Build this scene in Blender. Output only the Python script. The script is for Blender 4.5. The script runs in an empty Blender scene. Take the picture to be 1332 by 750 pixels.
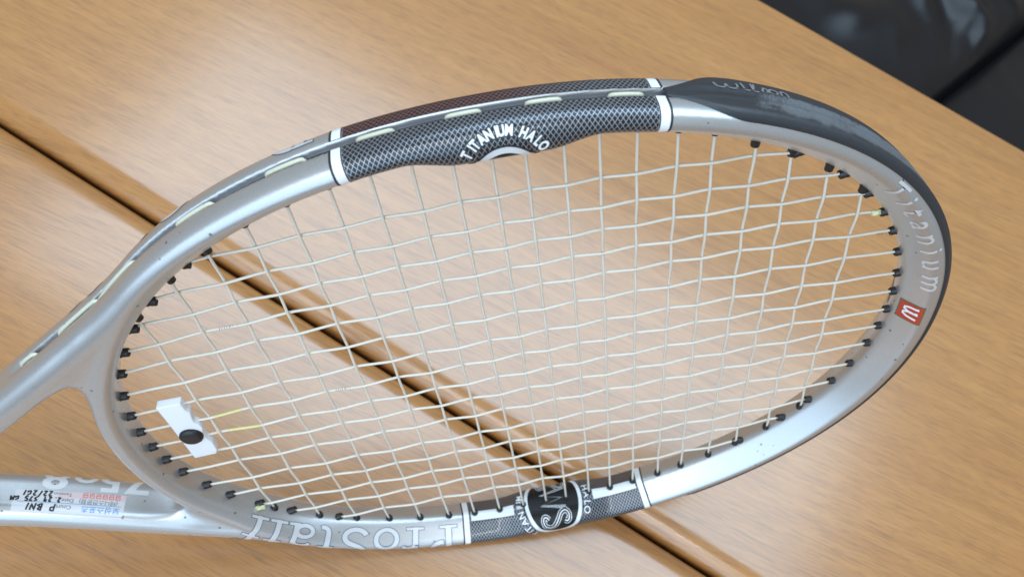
import bpy, bmesh, math, random
import numpy as np
from mathutils import Matrix, Vector, noise

random.seed(7)
SC = bpy.context.scene
COL = SC.collection

# ------------------------------------------------------------------ camera
cam_data = bpy.data.cameras.new("camera")
cam = bpy.data.objects.new("camera", cam_data)
COL.objects.link(cam)
cam_data.sensor_width = 36.0
cam_data.lens = 36.0 * 1000.0 / 1332.0
cam_data.clip_start = 0.01
cam_data.clip_end = 50.0
CX = Vector((0.84882, 0.49741, 0.17911))
CY = Vector((0.52389, -0.7459, -0.41129))       # image down
CZ = Vector((-0.07099, 0.44294, -0.89373))       # into the picture
m = Matrix.Identity(4)
for r in range(3):
    m[r][0] = CX[r]; m[r][1] = -CY[r]; m[r][2] = -CZ[r]
m[2][3] = 0.46538
cam.matrix_world = m
cam_data.dof.use_dof = True
cam_data.dof.focus_distance = 0.31
cam_data.dof.aperture_fstop = 14.0
SC.camera = cam

# ------------------------------------------------------------------ world and light
world = bpy.data.worlds.new("World")
SC.world = world
world.use_nodes = True
bg = world.node_tree.nodes["Background"]
bg.inputs[0].default_value = (1.0, 0.93, 0.83, 1)
bg.inputs[1].default_value = 0.30


def area(name, loc, target, sx, sy, power, color):
    d = bpy.data.lights.new(name, 'AREA')
    d.shape = 'RECTANGLE'
    d.size = sx; d.size_y = sy; d.energy = power; d.color = color
    o = bpy.data.objects.new(name, d)
    COL.objects.link(o)
    o.location = loc
    o.rotation_euler = (Vector(target) - Vector(loc)).to_track_quat('-Z', 'Y').to_euler()
    return o


# broad pale window high behind the viewer (its glare lies on the lacquer) and a ceiling tube
area("ceiling_panel", (-0.30, 1.08, 2.2), (-0.30, 1.08, 0.0), 3.0, 1.4, 63.0, (0.57, 0.79, 1.0))
area("high_window", (-0.1, -1.05, 2.0), (0.0, 0.1, 0.0), 2.2, 0.9, 21.0, (0.76, 0.88, 1.0))
area("window_light", (0.1, -1.7, 0.95), (0.0, 0.3, 0.3), 3.0, 1.7, 34.0, (0.52, 0.76, 1.0))
area("ceiling_tube", (0.3, -0.9, 2.1), (0.0, 0.1, 0.0), 1.3, 0.03, 3.0, (0.9, 0.96, 1.0))

SC.view_settings.view_transform = 'Standard'
SC.view_settings.look = 'None'
SC.view_settings.exposure = 0.15
SC.view_settings.gamma = 1.0
SC.view_settings.use_curve_mapping = False


# ------------------------------------------------------------------ helpers
def link(name, me, mat=None, parent=None, label=None, kind=None):
    o = bpy.data.objects.new(name, me)
    COL.objects.link(o)
    if mat is not None and len(me.materials) == 0:
        me.materials.append(mat)
    if parent is not None:
        o.parent = parent
    if label: o['label'] = label
    if kind: o['kind'] = kind
    return o


def thing(name, label, cat, mat4=None, group=None):
    o = bpy.data.objects.new(name, None)
    o.empty_display_size = 0.02
    COL.objects.link(o)
    if mat4 is not None: o.matrix_world = mat4
    o['label'] = label; o['category'] = cat
    if group: o['group'] = group
    return o


def mesh(name, verts, faces, smooth=True, uv=None):
    me = bpy.data.meshes.new(name)
    me.from_pydata([tuple(v) for v in verts], [], [tuple(int(i) for i in f) for f in faces])
    if uv is not None:
        l = me.uv_layers.new(name="UVMap")
        li = np.empty(len(me.loops), dtype=np.int32)
        me.loops.foreach_get("vertex_index", li)
        l.data.foreach_set("uv", np.asarray(uv, dtype=np.float32)[li].ravel())
    me.polygons.foreach_set("use_smooth", [smooth] * len(me.polygons))
    me.update()
    return me


class NT:
    """small node-tree writer"""
    def __init__(self, name):
        self.m = bpy.data.materials.new(name)
        self.m.use_nodes = True
        self.t = self.m.node_tree
        self.b = self.t.nodes["Principled BSDF"]

    def n(self, typ, **kw):
        nd = self.t.nodes.new(typ)
        for k, v in kw.items():
            if k == 'ins':
                for a, b in v.items():
                    if hasattr(b, 'is_linked') or isinstance(b, bpy.types.NodeSocket):
                        self.t.links.new(b, nd.inputs[a])
                    else:
                        nd.inputs[a].default_value = b
            else:
                setattr(nd, k, v)
        return nd

    def math(self, op, a, b=None, c=None):
        ins = {0: a}
        if b is not None: ins[1] = b
        if c is not None: ins[2] = c
        return self.n('ShaderNodeMath', operation=op, ins=ins).outputs[0]

    def mix(self, f, a, b):
        nd = self.n('ShaderNodeMix', data_type='RGBA')
        for sock, v in ((nd.inputs[0], f), (nd.inputs[6], a), (nd.inputs[7], b)):
            if isinstance(v, bpy.types.NodeSocket): self.t.links.new(v, sock)
            else: sock.default_value = v
        return nd.outputs[2]

    def ramp(self, f, stops):
        nd = self.n('ShaderNodeValToRGB', ins={0: f})
        cr = nd.color_ramp
        while len(cr.elements) < len(stops): cr.elements.new(0.5)
        for e, (p, c) in zip(cr.elements, stops):
            e.position = p; e.color = c
        return nd.outputs[0]

    def set(self, **kw):
        for k, v in kw.items():
            k = k.replace('_', ' ')
            if isinstance(v, bpy.types.NodeSocket): self.t.links.new(v, self.b.inputs[k])
            else: self.b.inputs[k].default_value = v

    def bump(self, h, strength=0.3, dist=0.001):
        nd = self.n('ShaderNodeBump', ins={'Height': h, 'Strength': strength, 'Distance': dist})
        self.t.links.new(nd.outputs[0], self.b.inputs['Normal'])


def plain(name, col, rough=0.5, metal=0.0, spec=0.5, coat=0.0):
    w = NT(name)
    w.set(Base_Color=(*col, 1), Roughness=rough, Metallic=metal)
    w.b.inputs['Specular IOR Level'].default_value = spec
    w.b.inputs['Coat Weight'].default_value = coat
    w.b.inputs['Coat Roughness'].default_value = 0.08
    return w.m


# ------------------------------------------------------------------ materials
def mat_silver():
    w = NT("silver_paint")
    tc = w.n('ShaderNodeTexCoord')
    fl = w.n('ShaderNodeTexNoise', ins={'Vector': tc.outputs['Object'], 'Scale': 2600.0, 'Detail': 2.0})
    big = w.n('ShaderNodeTexNoise', ins={'Vector': tc.outputs['Object'], 'Scale': 22.0, 'Detail': 4.0})
    base = w.mix(fl.outputs[0], (0.40, 0.415, 0.43, 1), (0.63, 0.645, 0.66, 1))
    # small chips and scuffs in the paint
    vo = w.n('ShaderNodeTexVoronoi', feature='F1', ins={'Vector': tc.outputs['Object'], 'Scale': 210.0})
    cell = w.n('ShaderNodeTexWhiteNoise', ins={0: vo.outputs['Position']})
    warp = w.n('ShaderNodeTexNoise', ins={'Vector': tc.outputs['Object'], 'Scale': 900.0, 'Detail': 3.0})
    d = w.math('ADD', vo.outputs['Distance'], w.math('MULTIPLY', w.math('SUBTRACT', warp.outputs[0], 0.5), 0.12))
    near = w.math('LESS_THAN', d, w.math('MULTIPLY', cell.outputs[0], 0.14))
    few = w.math('GREATER_THAN', cell.outputs[0], 0.72)
    chip = w.math('MULTIPLY', near, few)
    col = w.mix(w.math('MULTIPLY', chip, 0.75), base, (0.09, 0.09, 0.09, 1))
    w.set(Base_Color=col, Metallic=0.70)
    w.set(Roughness=w.math('ADD', 0.30, w.math('MULTIPLY', big.outputs[0], 0.10)))
    w.b.inputs['Coat Weight'].default_value = 0.25
    w.b.inputs['Coat Roughness'].default_value = 0.12
    w.bump(fl.outputs[0], 0.10, 0.00006)
    return w.m


def mat_weave(red=False):
    """printed black diamonds behind silver net, U along the hoop in mm, V round the tube in mm"""
    w = NT("carbon_net_print")
    uv = w.n('ShaderNodeUVMap', uv_map="UVMap")
    s = w.n('ShaderNodeSeparateXYZ', ins={0: uv.outputs[0]})
    u, v = s.outputs[0], s.outputs[1]
    p, q = 1.72, 2.6

    def line(sgn):
        a = w.math('ADD', w.math('DIVIDE', u, p), w.math('MULTIPLY', w.math('DIVIDE', v, q), sgn))
        fr = w.math('FRACT', w.math('ADD', a, 200.0))
        return w.math('ABSOLUTE', w.math('SUBTRACT', fr, 0.5))
    l = w.math('MAXIMUM', line(1.0), line(-1.0))
    edge = w.n('ShaderNodeMapRange', interpolation_type='SMOOTHSTEP',
               ins={0: l, 1: 0.415, 2: 0.455, 3: 0.0, 4: 1.0}).outputs[0]
    # rows of larger dots next to the groove
    tint = (0.36, 0.39, 0.44, 1)
    if red:
        k = w.n('ShaderNodeMapRange', interpolation_type='SMOOTHSTEP', ins={0: u, 1: -34.0, 2: 4.0, 3: 0.0, 4: 0.85}).outputs[0]
        tint = w.mix(k, tint, (0.38, 0.115, 0.10, 1))
    col = w.mix(edge, (0.012, 0.012, 0.014, 1), tint)
    w.set(Base_Color=col, Metallic=w.math('MULTIPLY', edge, 0.6), Roughness=0.42)
    w.b.inputs['Coat Weight'].default_value = 0.4
    w.b.inputs['Specular IOR Level'].default_value = 0.25
    w.b.inputs['Coat Roughness'].default_value = 0.06
    return w.m


def mat_bumper():
    w = NT("scuffed_rubber")
    tc = w.n('ShaderNodeTexCoord')
    uv = w.n('ShaderNodeUVMap', uv_map="UVMap")
    sp = w.n('ShaderNodeSeparateXYZ', ins={0: uv.outputs[0]})
    n1 = w.n('ShaderNodeTexNoise', ins={'Vector': tc.outputs['Object'], 'Scale': 150.0, 'Detail': 7.0, 'Roughness': 0.7})
    n2 = w.n('ShaderNodeTexNoise', ins={'Vector': tc.outputs['Object'], 'Scale': 1500.0, 'Detail': 3.0})
    # long scratches that run across the tube
    mp = w.n('ShaderNodeMapping', ins={'Vector': uv.outputs[0], 'Rotation': (0, 0, 0.6), 'Scale': (1.3, 0.25, 1)})
    n3 = w.n('ShaderNodeTexNoise', ins={'Vector': mp.outputs[0], 'Scale': 2.2, 'Detail': 5.0, 'Roughness': 0.65})
    wear = w.n('ShaderNodeMapRange', interpolation_type='SMOOTHSTEP',
               ins={0: sp.outputs[0], 1: 12.0, 2: 48.0, 3: 0.0, 4: 1.0}).outputs[0]
    band = w.n('ShaderNodeMapRange', interpolation_type='SMOOTHSTEP',
               ins={0: w.math('ABSOLUTE', w.math('ADD', sp.outputs[1], -2.5)), 1: 4.0, 2: 9.0, 3: 1.0, 4: 0.0}).outputs[0]
    a = w.math('MULTIPLY', w.math('MULTIPLY', wear, band), n3.outputs[0])
    f = w.n('ShaderNodeMapRange', ins={0: w.math('ADD', w.math('MULTIPLY', n1.outputs[0], 0.62), w.math('MULTIPLY', a, 0.85)),
                                       1: 0.52, 2: 0.70, 3: 0.0, 4: 1.0}).outputs[0]
    col = w.mix(f, (0.024, 0.028, 0.034, 1), (0.115, 0.128, 0.142, 1))
    w.set(Base_Color=col, Roughness=w.math('ADD', 0.42, w.math('MULTIPLY', f, 0.2)))
    h = w.math('ADD', w.math('MULTIPLY', n2.outputs[0], 0.4), w.math('ADD', w.math('MULTIPLY', n3.outputs[0], w.math('MULTIPLY', wear, 1.2)), n1.outputs[0]))
    w.bump(h, 0.55, 0.0003)
    return w.m


def mat_wood():
    w = NT("lacquered_oak")
    tc = w.n('ShaderNodeTexCoord')
    info = w.n('ShaderNodeObjectInfo')
    off = w.n('ShaderNodeVectorMath', operation='ADD', ins={0: tc.outputs['Object']})
    sx = w.n('ShaderNodeCombineXYZ', ins={0: w.math('MULTIPLY', info.outputs['Random'], 3.0), 1: w.math('MULTIPLY', info.outputs['Random'], 7.0)})
    w.t.links.new(sx.outputs[0], off.inputs[1])
    # slow bend of the grain
    bend = w.n('ShaderNodeTexNoise', ins={'Vector': off.outputs[0], 'Scale': 3.0, 'Detail': 1.0})
    bv = w.n('ShaderNodeVectorMath', operation='SCALE', ins={0: bend.outputs[1], 'Scale': 0.03})
    v2 = w.n('ShaderNodeVectorMath', operation='ADD', ins={0: off.outputs[0], 1: bv.outputs[0]})
    rot = w.n('ShaderNodeMapping', ins={'Vector': v2.outputs[0], 'Rotation': (0, 0, math.radians(-6))})
    s1 = w.n('ShaderNodeMapping', ins={'Vector': rot.outputs[0], 'Scale': (7.0, 150.0, 20.0)})
    n1 = w.n('ShaderNodeTexNoise', ins={'Vector': s1.outputs[0], 'Scale': 1.0, 'Detail': 5.0, 'Roughness': 0.62})
    s2 = w.n('ShaderNodeMapping', ins={'Vector': rot.outputs[0], 'Scale': (30.0, 950.0, 80.0)})
    n2 = w.n('ShaderNodeTexNoise', ins={'Vector': s2.outputs[0], 'Scale': 1.0, 'Detail': 3.0, 'Roughness': 0.6})
    s3 = w.n('ShaderNodeMapping', ins={'Vector': rot.outputs[0], 'Scale': (2.0, 9.0, 9.0)})
    n3 = w.n('ShaderNodeTexNoise', ins={'Vector': s3.outputs[0], 'Scale': 1.0, 'Detail': 3.0})
    col = w.ramp(w.math('ADD', w.math('MULTIPLY', n1.outputs[0], 0.62), w.math('MULTIPLY', n3.outputs[0], 0.38)),
                 [(0.30, (0.365, 0.154, 0.038, 1)), (0.5, (0.435, 0.194, 0.050, 1)), (0.70, (0.495, 0.236, 0.065, 1))])
    pore = w.n('ShaderNodeMapRange', interpolation_type='SMOOTHSTEP',
               ins={0: n2.outputs[0], 1: 0.54, 2: 0.64, 3: 0.0, 4: 1.0}).outputs[0]
    s4 = w.n('ShaderNodeMapping', ins={'Vector': rot.outputs[0], 'Scale': (75.0, 1900.0, 90.0)})
    n4 = w.n('ShaderNodeTexNoise', ins={'Vector': s4.outputs[0], 'Scale': 1.0, 'Detail': 2.0, 'Roughness': 0.5})
    fine = w.n('ShaderNodeMapRange', interpolation_type='SMOOTHSTEP',
               ins={0: n4.outputs[0], 1: 0.53, 2: 0.62, 3: 0.0, 4: 0.34}).outputs[0]
    col = w.mix(fine, col, (0.13, 0.060, 0.024, 1))
    col2 = w.mix(w.math('MULTIPLY', pore, 0.30), col, (0.12, 0.055, 0.024, 1))
    w.set(Base_Color=col2, Roughness=w.math('ADD', 0.40, w.math('MULTIPLY', n2.outputs[0], 0.12)))
    w.b.inputs['Specular IOR Level'].default_value = 0.5
    w.b.inputs['Coat Weight'].default_value = 1.0
    w.b.inputs['Coat IOR'].default_value = 1.68
    w.b.inputs['Coat Roughness'].default_value = 0.19
    w.bump(w.math('SUBTRACT', 0.0, w.math('ADD', pore, w.math('MULTIPLY', n1.outputs[0], 0.4))), 0.35, 0.0001)
    return w.m


def mat_leather():
    w = NT("black_leather")
    tc = w.n('ShaderNodeTexCoord')
    v = w.n('ShaderNodeTexVoronoi', feature='F1', ins={'Vector': tc.outputs['Object'], 'Scale': 900.0})
    d = w.n('ShaderNodeTexVoronoi', feature='F1', ins={'Vector': tc.outputs['Object'], 'Scale': 190.0, 'Randomness': 0.35})
    hole = w.math('LESS_THAN', d.outputs['Distance'], 0.16)
    n = w.n('ShaderNodeTexNoise', ins={'Vector': tc.outputs['Object'], 'Scale': 25.0, 'Detail': 3.0})
    w.set(Base_Color=w.mix(hole, (0.006, 0.006, 0.0075, 1), (0.004, 0.004, 0.004, 1)))
    w.set(Roughness=w.math('ADD', 0.31, w.math('MULTIPLY', n.outputs[0], 0.08)))
    w.b.inputs['Specular IOR Level'].default_value = 0.32
    w.bump(w.math('SUBTRACT', w.math('MULTIPLY', v.outputs['Distance'], 0.5), w.math('MULTIPLY', hole, 1.5)), 0.35, 0.0003)
    return w.m


def mat_string(name, col):
    w = NT(name)
    tc = w.n('ShaderNodeTexCoord')
    n = w.n('ShaderNodeTexNoise', ins={'Vector': tc.outputs['Object'], 'Scale': 90.0, 'Detail': 4.0})
    c = w.mix(n.outputs[0], (*[a * 0.9 for a in col], 1), (*[min(1, a * 1.08) for a in col], 1))
    w.set(Base_Color=c, Roughness=0.32)
    w.b.inputs['Subsurface Weight'].default_value = 0.25
    w.b.inputs['Subsurface Radius'].default_value = (0.001, 0.001, 0.0008)
    w.b.inputs['Subsurface Scale'].default_value = 1.0
    w.b.inputs['Coat Weight'].default_value = 0.4
    w.b.inputs['Coat Roughness'].default_value = 0.15
    return w.m


M = dict(
    silver=mat_silver(), weave=mat_weave(), weave_red=mat_weave(True), bumper=mat_bumper(), wood=mat_wood(), leather=mat_leather(),
    string=mat_string("nylon_string", (0.68, 0.64, 0.56)),
    loop=mat_string("string_in_groove", (0.60, 0.60, 0.47)),
    knot=mat_string("yellowed_knot", (0.62, 0.62, 0.36)),
    dye=mat_string("yellow_dyed_string", (0.66, 0.63, 0.26)),
    ink=plain("ink_print", (0.02, 0.02, 0.022), 0.5),
    navy=plain("slate_outline", (0.09, 0.13, 0.19), 0.4),
    white=plain("white_print", (0.80, 0.83, 0.86), 0.35, coat=0.4),
    plate=plain("silver_white_print", (0.66, 0.68, 0.70), 0.35, 0.35),
    pearl=plain("pearl_print", (0.70, 0.73, 0.76), 0.4, 0.15),
    black=plain("black_gloss", (0.008, 0.008, 0.009), 0.35, spec=0.25, coat=0.0),
    grommet=plain("black_nylon", (0.010, 0.010, 0.012), 0.42),
    hole=plain("hole_dark", (0.003, 0.003, 0.003), 0.9),
    strip=plain("grommet_strip_rubber", (0.014, 0.019, 0.028), 0.6, spec=0.3),
    red=plain("red_enamel", (0.42, 0.040, 0.02), 0.35, coat=0.4),
    gold=plain("dull_gold_line", (0.21, 0.15, 0.07), 0.4, 0.4),
    rubber_white=plain("white_silicone", (0.80, 0.83, 0.88), 0.45),
    paper=plain("label_paper", (0.70, 0.72, 0.75), 0.3, coat=0.35),
    pink=plain("pink_print", (0.74, 0.60, 0.61), 0.3, coat=0.8),
    redtxt=plain("rose_print", (0.70, 0.20, 0.18), 0.3, coat=0.6),
    blue=plain("blue_print", (0.05, 0.30, 0.72), 0.3, coat=0.6),
    greytxt=plain("grey_print", (0.20, 0.20, 0.22), 0.4),
    grip=plain("black_grip", (0.02, 0.02, 0.022), 0.7),
    thread=plain("dark_thread", (0.05, 0.055, 0.065), 0.6),
    floor=plain("dark_floor", (0.10, 0.075, 0.05), 0.6),
)
M['silver'].name = "silver_paint"

# ------------------------------------------------------------------ table
TAB = thing("table", "lacquered light oak table of wide boards under the tennis racket", "table",
            Matrix.Translation((0, 0, 0)))
SEAM, FAR = 0.1385, 0.6040


def board(y0, y1, e0, e1, x0=-1.1, x1=1.1, th=0.035):
    """board cross section in y,z with eased edges: e = (width, depth) at either side"""
    pr = []

    def ease(w, dpt, n=14):
        # from the joint up to the flat top
        return [(w * (1 - math.cos(a)), dpt * (math.sin(a) - 1)) for a in
                [math.pi / 2 * i / n for i in range(n + 1)]]
    for (yy, zz) in ease(*e0): pr.append((y0 + yy, zz))
    n = 10
    ya, yb = y0 + e0[0], y1 - e1[0]
    for i in range(1, n): pr.append((ya + (yb - ya) * i / n, 0.0))
    for (yy, zz) in reversed(ease(*e1)): pr.append((y1 - yy, zz))
    pr.append((y1, -th)); pr.append((y0, -th))
    nx = 24
    vs, fs = [], []
    for i in range(nx + 1):
        x = x0 + (x1 - x0) * i / nx
        for (y, z) in pr: vs.append((x, y, z))
    k = len(pr)
    for i in range(nx):
        for j in range(k):
            fs.append((i * k + j, (i + 1) * k + j, (i + 1) * k + (j + 1) % k, i * k + (j + 1) % k))
    fs.append(tuple(range(k))); fs.append(tuple(nx * k + j for j in reversed(range(k))))
    me = mesh("table_board", vs, fs, True)
    me.polygons[len(fs) - 1].use_smooth = False
    me.polygons[len(fs) - 2].use_smooth = False
    return me


link("table_board", board(SEAM + 0.0015, FAR, (0.0165, 0.0100), (0.004, 0.004)), M['wood'], TAB)
link("table_board", board(-0.33, SEAM - 0.0015, (0.0165, 0.0100), (0.0150, 0.0100)), M['wood'], TAB)
# the tongue under the joint, so that no light comes up through it
link("joint_tongue", mesh("joint_tongue", [(-1.1, SEAM - 0.004, -0.018), (1.1, SEAM - 0.004, -0.018), (1.1, SEAM + 0.004, -0.018), (-1.1, SEAM + 0.004, -0.018),
                                            (-1.1, SEAM - 0.004, -0.024), (1.1, SEAM - 0.004, -0.024), (1.1, SEAM + 0.004, -0.024), (-1.1, SEAM + 0.004, -0.024)],
                          [(0, 1, 2, 3), (7, 6, 5, 4), (0, 4, 5, 1), (2, 6, 7, 3), (1, 5, 6, 2), (0, 3, 7, 4)], False), M['hole'], TAB)
fl = link("floor", mesh("floor", [(-4, -4, -0.72), (4, -4, -0.72), (4, 4, -0.72), (-4, 4, -0.72)], [(0, 1, 2, 3)], False), M['floor'])
fl['kind'] = 'structure'

# ------------------------------------------------------------------ sofa beyond the table
SOFA = thing("sofa", "black leather sofa with creased perforated seat cushions beyond the table edge", "sofa",
             Matrix.Translation((0.2, 0.72, -0.04)))


def _im(px, py):
    return (0.204 + 0.00027 * py + 0.000704 * (px - 1280), 0.825 - 0.00109 * py + 0.000586 * (px - 1280))


FOLDS = [(*_im(a, b), *_im(c, d), w, h) for (a, b, c, d, w, h) in (
    (1172, -12, 1196, 34, 0.012, 0.0075), (1212, -5, 1232, 30, 0.009, 0.0070), (1238, 8, 1262, 44, 0.011, 0.0090),
    (1296, 0, 1272, 84, 0.013, 0.0085), (1322, 18, 1300, 60, 0.010, 0.0060), (1085, 22, 1115, 48, 0.022, 0.0070),
    (1140, 20, 1165, 60, 0.018, 0.0040))]


def wrinkle(x, y):
    """creases gathered near the stitched seam"""
    cx, cy = 0.165, 0.372
    w = math.exp(-(((x - 0.185) / 0.080) ** 2 + ((y - 0.750) / 0.062) ** 2))
    v = noise.noise(Vector((x * 26 + y * 9, y * 10 - x * 12, 0.3)))
    v3 = noise.noise(Vector((x * 60 + y * 22, y * 20 - x * 20, 4.3)))
    v2 = noise.noise(Vector((x * 9 + 3, y * 9, 2.3)))
    z = w * (0.006 * v + 0.003 * v3) + 0.005 * v2
    for (ax, ay, bx, by, wd, hh) in FOLDS:
        ex, ey = bx - ax, by - ay
        L2 = ex * ex + ey * ey
        t = min(1.25, max(-0.25, ((x - ax) * ex + (y - ay) * ey) / L2))
        d = ((x - ax - t * ex) ** 2 + (y - ay - t * ey) ** 2) / (1.45 * wd) ** 2
        z += 1.4 * hh * math.exp(-d) * math.exp(-((t - 0.5) * 1.3) ** 2)
    return z


def cushion(side, name):
    """a padded seat: from the table edge back, one side follows the gap line between the two cushions"""
    gx0, gy0, gx1, gy1 = 0.1974, 0.6566, 0.2531, 0.8129
    N1, N2 = 150, 130
    vs, fs = [], []
    for i in range(N1 + 1):
        y = FAR + 0.0015 + 0.55 * (i / N1) ** 1.5
        gx = gx0 + (gx1 - gx0) * (y - gy0) / (gy1 - gy0)
        for j in range(N2 + 1):
            b = 0.0006 + 0.75 * (j / N2) ** 1.8
            x = gx - b if side < 0 else gx + b
            e = 1 - math.exp(-b / 0.016)
            z = -0.056 + 0.024 * math.sqrt(max(0.0, e)) + 0.006 * (1 - math.exp(-b / 0.1))
            z += wrinkle(x, y) * e
            if side > 0: z -= 0.004
            vs.append((x - 0.2, y - 0.72, z + 0.04))
    k = N2 + 1
    for i in range(N1):
        for j in range(N2):
            f = (i * k + j, (i + 1) * k + j, (i + 1) * k + j + 1, i * k + j + 1)
            fs.append(f if side < 0 else f[::-1])
    me = mesh(name, vs, fs, True)
    o = link(name, me, M['leather'], SOFA)
    s = o.modifiers.new("depth", 'SOLIDIFY'); s.thickness = 0.10; s.offset = -1
    return o


_b = [(-0.9, -0.11, -0.10), (1.0, -0.11, -0.10), (1.0, 0.5, -0.10), (-0.9, 0.5, -0.10)]
link("seat_base", mesh("seat_base", _b + [(x, y, -0.02) for x, y, z in _b], [(3, 2, 1, 0), (4, 5, 6, 7), (0, 1, 5, 4), (1, 2, 6, 5), (2, 3, 7, 6), (3, 0, 4, 7)], False), M['hole'], SOFA)
cushion(-1, "seat_cushion")
cushion(1, "seat_cushion")


def sofa_z(x, y):
    return -0.026 + wrinkle(x, y)


def tube(path, rad, seg=10, closed_caps=True, flat=1.0):
    """tube mesh along a list of points; rad scalar or list"""
    P = np.array(path, dtype=float)
    n = len(P)
    T = np.gradient(P, axis=0)
    T /= np.linalg.norm(T, axis=1)[:, None] + 1e-12
    ref = np.array([0, 0, 1.0])
    if abs(T[0] @ ref) > 0.9: ref = np.array([0, 1.0, 0])
    vs, fs = [], []
    for i in range(n):
        a = np.cross(T[i], ref); a /= np.linalg.norm(a)
        b = np.cross(a, T[i])
        r = rad[i] if hasattr(rad, '__len__') else rad
        for k in range(seg):
            an = 2 * math.pi * k / seg
            vs.append(P[i] + a * r * math.cos(an) + b * r * flat * math.sin(an))
    for i in range(n - 1):
        for k in range(seg):
            fs.append((i * seg + k, i * seg + (k + 1) % seg, (i + 1) * seg + (k + 1) % seg, (i + 1) * seg + k))
    if closed_caps:
        fs.append(tuple(reversed(range(seg))))
        fs.append(tuple((n - 1) * seg + k for k in range(seg)))
    return vs, fs


# welt with its stitches crossing the cushion (top right of the picture)
welt = []
for i in range(31):
    t = i / 30
    x = 0.165 + 0.17 * t; y = 0.838 + 0.012 * t - 0.010 * math.sin(t * 3)
    welt.append((x - 0.2, y - 0.72, sofa_z(x, y) + 0.04 + 0.001))
v_, f_ = tube(welt, 0.0042, 10, True, 0.55)
link("seam_welt", mesh("seam_welt", v_, f_), M['leather'], SOFA)
vs, fs = [], []
for i in range(0, 60):
    t = i / 60
    x = 0.165 + 0.17 * t; y = 0.838 + 0.012 * t - 0.010 * math.sin(t * 3) - 0.0065
    z = sofa_z(x, y) + 0.04 + 0.0012
    a, b = tube([(x - 0.2, y - 0.72, z), (x - 0.2 + 0.0017, y - 0.72 + 0.0003, z)], 0.0005, 6)
    o_ = len(vs); vs += a; fs += [tuple(k + o_ for k in f) for f in b]
link("stitching", mesh("stitching", vs, fs), M['thread'], SOFA, kind="stuff")

# ------------------------------------------------------------------ racket geometry (millimetres, racket frame)
RM = Matrix(((0.7377, -0.39212, 0.54958, -0.00204),
             (0.63441, 0.12421, -0.76294, 0.13066),
             (0.23091, 0.91148, 0.3404, 0.14447),
             (0, 0, 0, 1)))
RACKET = thing("tennis_racket", "silver tennis racket with black net-patterned sides, leaning on its rim on the oak table", "tennis racket", RM)
HC = np.array([-1.5, -5.0])            # hoop centre
HA, HB, HP = 172.5, 126.5, 2.1         # inner curve
ZC = 0.7

_t = np.linspace(0, 2 * np.pi, 6001)[:-1]
_c, _s = np.cos(_t), np.sin(_t)
_r = (np.abs(_c / HA) ** HP + np.abs(_s / HB) ** HP) ** (-1 / HP)
CRV = np.c_[_r * _c, _r * _s]
_nx = np.sign(CRV[:, 0]) * np.abs(CRV[:, 0] / HA) ** (HP - 1) / HA
_ny = np.sign(CRV[:, 1]) * np.abs(CRV[:, 1] / HB) ** (HP - 1) / HB
NRM = np.c_[_nx, _ny]; NRM /= np.linalg.norm(NRM, axis=1)[:, None]
_seg = np.linalg.norm(np.roll(CRV, -1, 0) - CRV, axis=1)
ARC = np.r_[0, np.cumsum(_seg)]
PER = ARC[-1]


def ring(u):
    """point on the inner curve and outward normal for arclength u (0 at the tip, counterclockwise)"""
    u = np.asarray(u, dtype=float) % PER
    C = np.c_[np.interp(u, ARC, np.r_[CRV[:, 0], CRV[0, 0]]), np.interp(u, ARC, np.r_[CRV[:, 1], CRV[0, 1]])]
    Nn = np.c_[np.interp(u, ARC, np.r_[NRM[:, 0], NRM[0, 0]]), np.interp(u, ARC, np.r_[NRM[:, 1], NRM[0, 1]])]
    return C, Nn / np.linalg.norm(Nn, axis=1)[:, None]


def u_of(x, top=True):
    """arclength of the hoop point whose hoop x is given (top or bottom half)"""
    h = len(CRV) // 2
    if top: return float(np.interp(-x, -CRV[:h + 1, 0], ARC[:h + 1]))
    xs = np.r_[CRV[h:, 0], CRV[0, 0]]
    return float(np.interp(x, xs, ARC[h:]))


def sstep(x, a, b):
    t = np.clip((np.asarray(x, dtype=float) - a) / (b - a), 0, 1)
    return t * t * (3 - 2 * t)


UT0 = u_of(5.0, True)     # middle of the halo, top
UB0 = u_of(5.0, False)    # and bottom


def halo(u):
    """0 on the plain tube, 1 where the tube swells into the halo"""
    u = np.atleast_1d(np.asarray(u, dtype=float)) % PER
    w = lambda c: 1 - sstep(np.abs((u - c + PER / 2) % PER - PER / 2), 13.0, 33.0)
    tip = 0.42 * (1 - sstep(np.abs((u + PER / 2) % PER - PER / 2), 35.0, 110.0))
    return np.maximum(np.maximum(w(UT0), w(UB0)), tip)


def sect(u):
    """centre offset, half width, half height, corner radius of the rounded tube near the throat"""
    u = np.atleast_1d(np.asarray(u, dtype=float)) % PER
    C, _ = ring(u)
    br = 1 - sstep(C[:, 0], -158.0, -132.0)          # 1 on the bridge
    s1 = 14.25 * (1 - br) + 9.3 * br
    b = 12.3 * (1 - br) + 10.0 * br
    rad = 6.6 * (1 - br) + 4.8 * br
    return (s1 - 0.25) / 2, (s1 + 0.25) / 2, b, rad


TAU = 0.8
PLANES = [(-0.816, 0.578, 0.75), (0.0, 1.0, 12.75), (0.43, 0.90, 16.1), (0.84, 0.54, 17.2), (1.0, 0.0, 14.6), (-1.0, 0.0, 0.9)]


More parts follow.
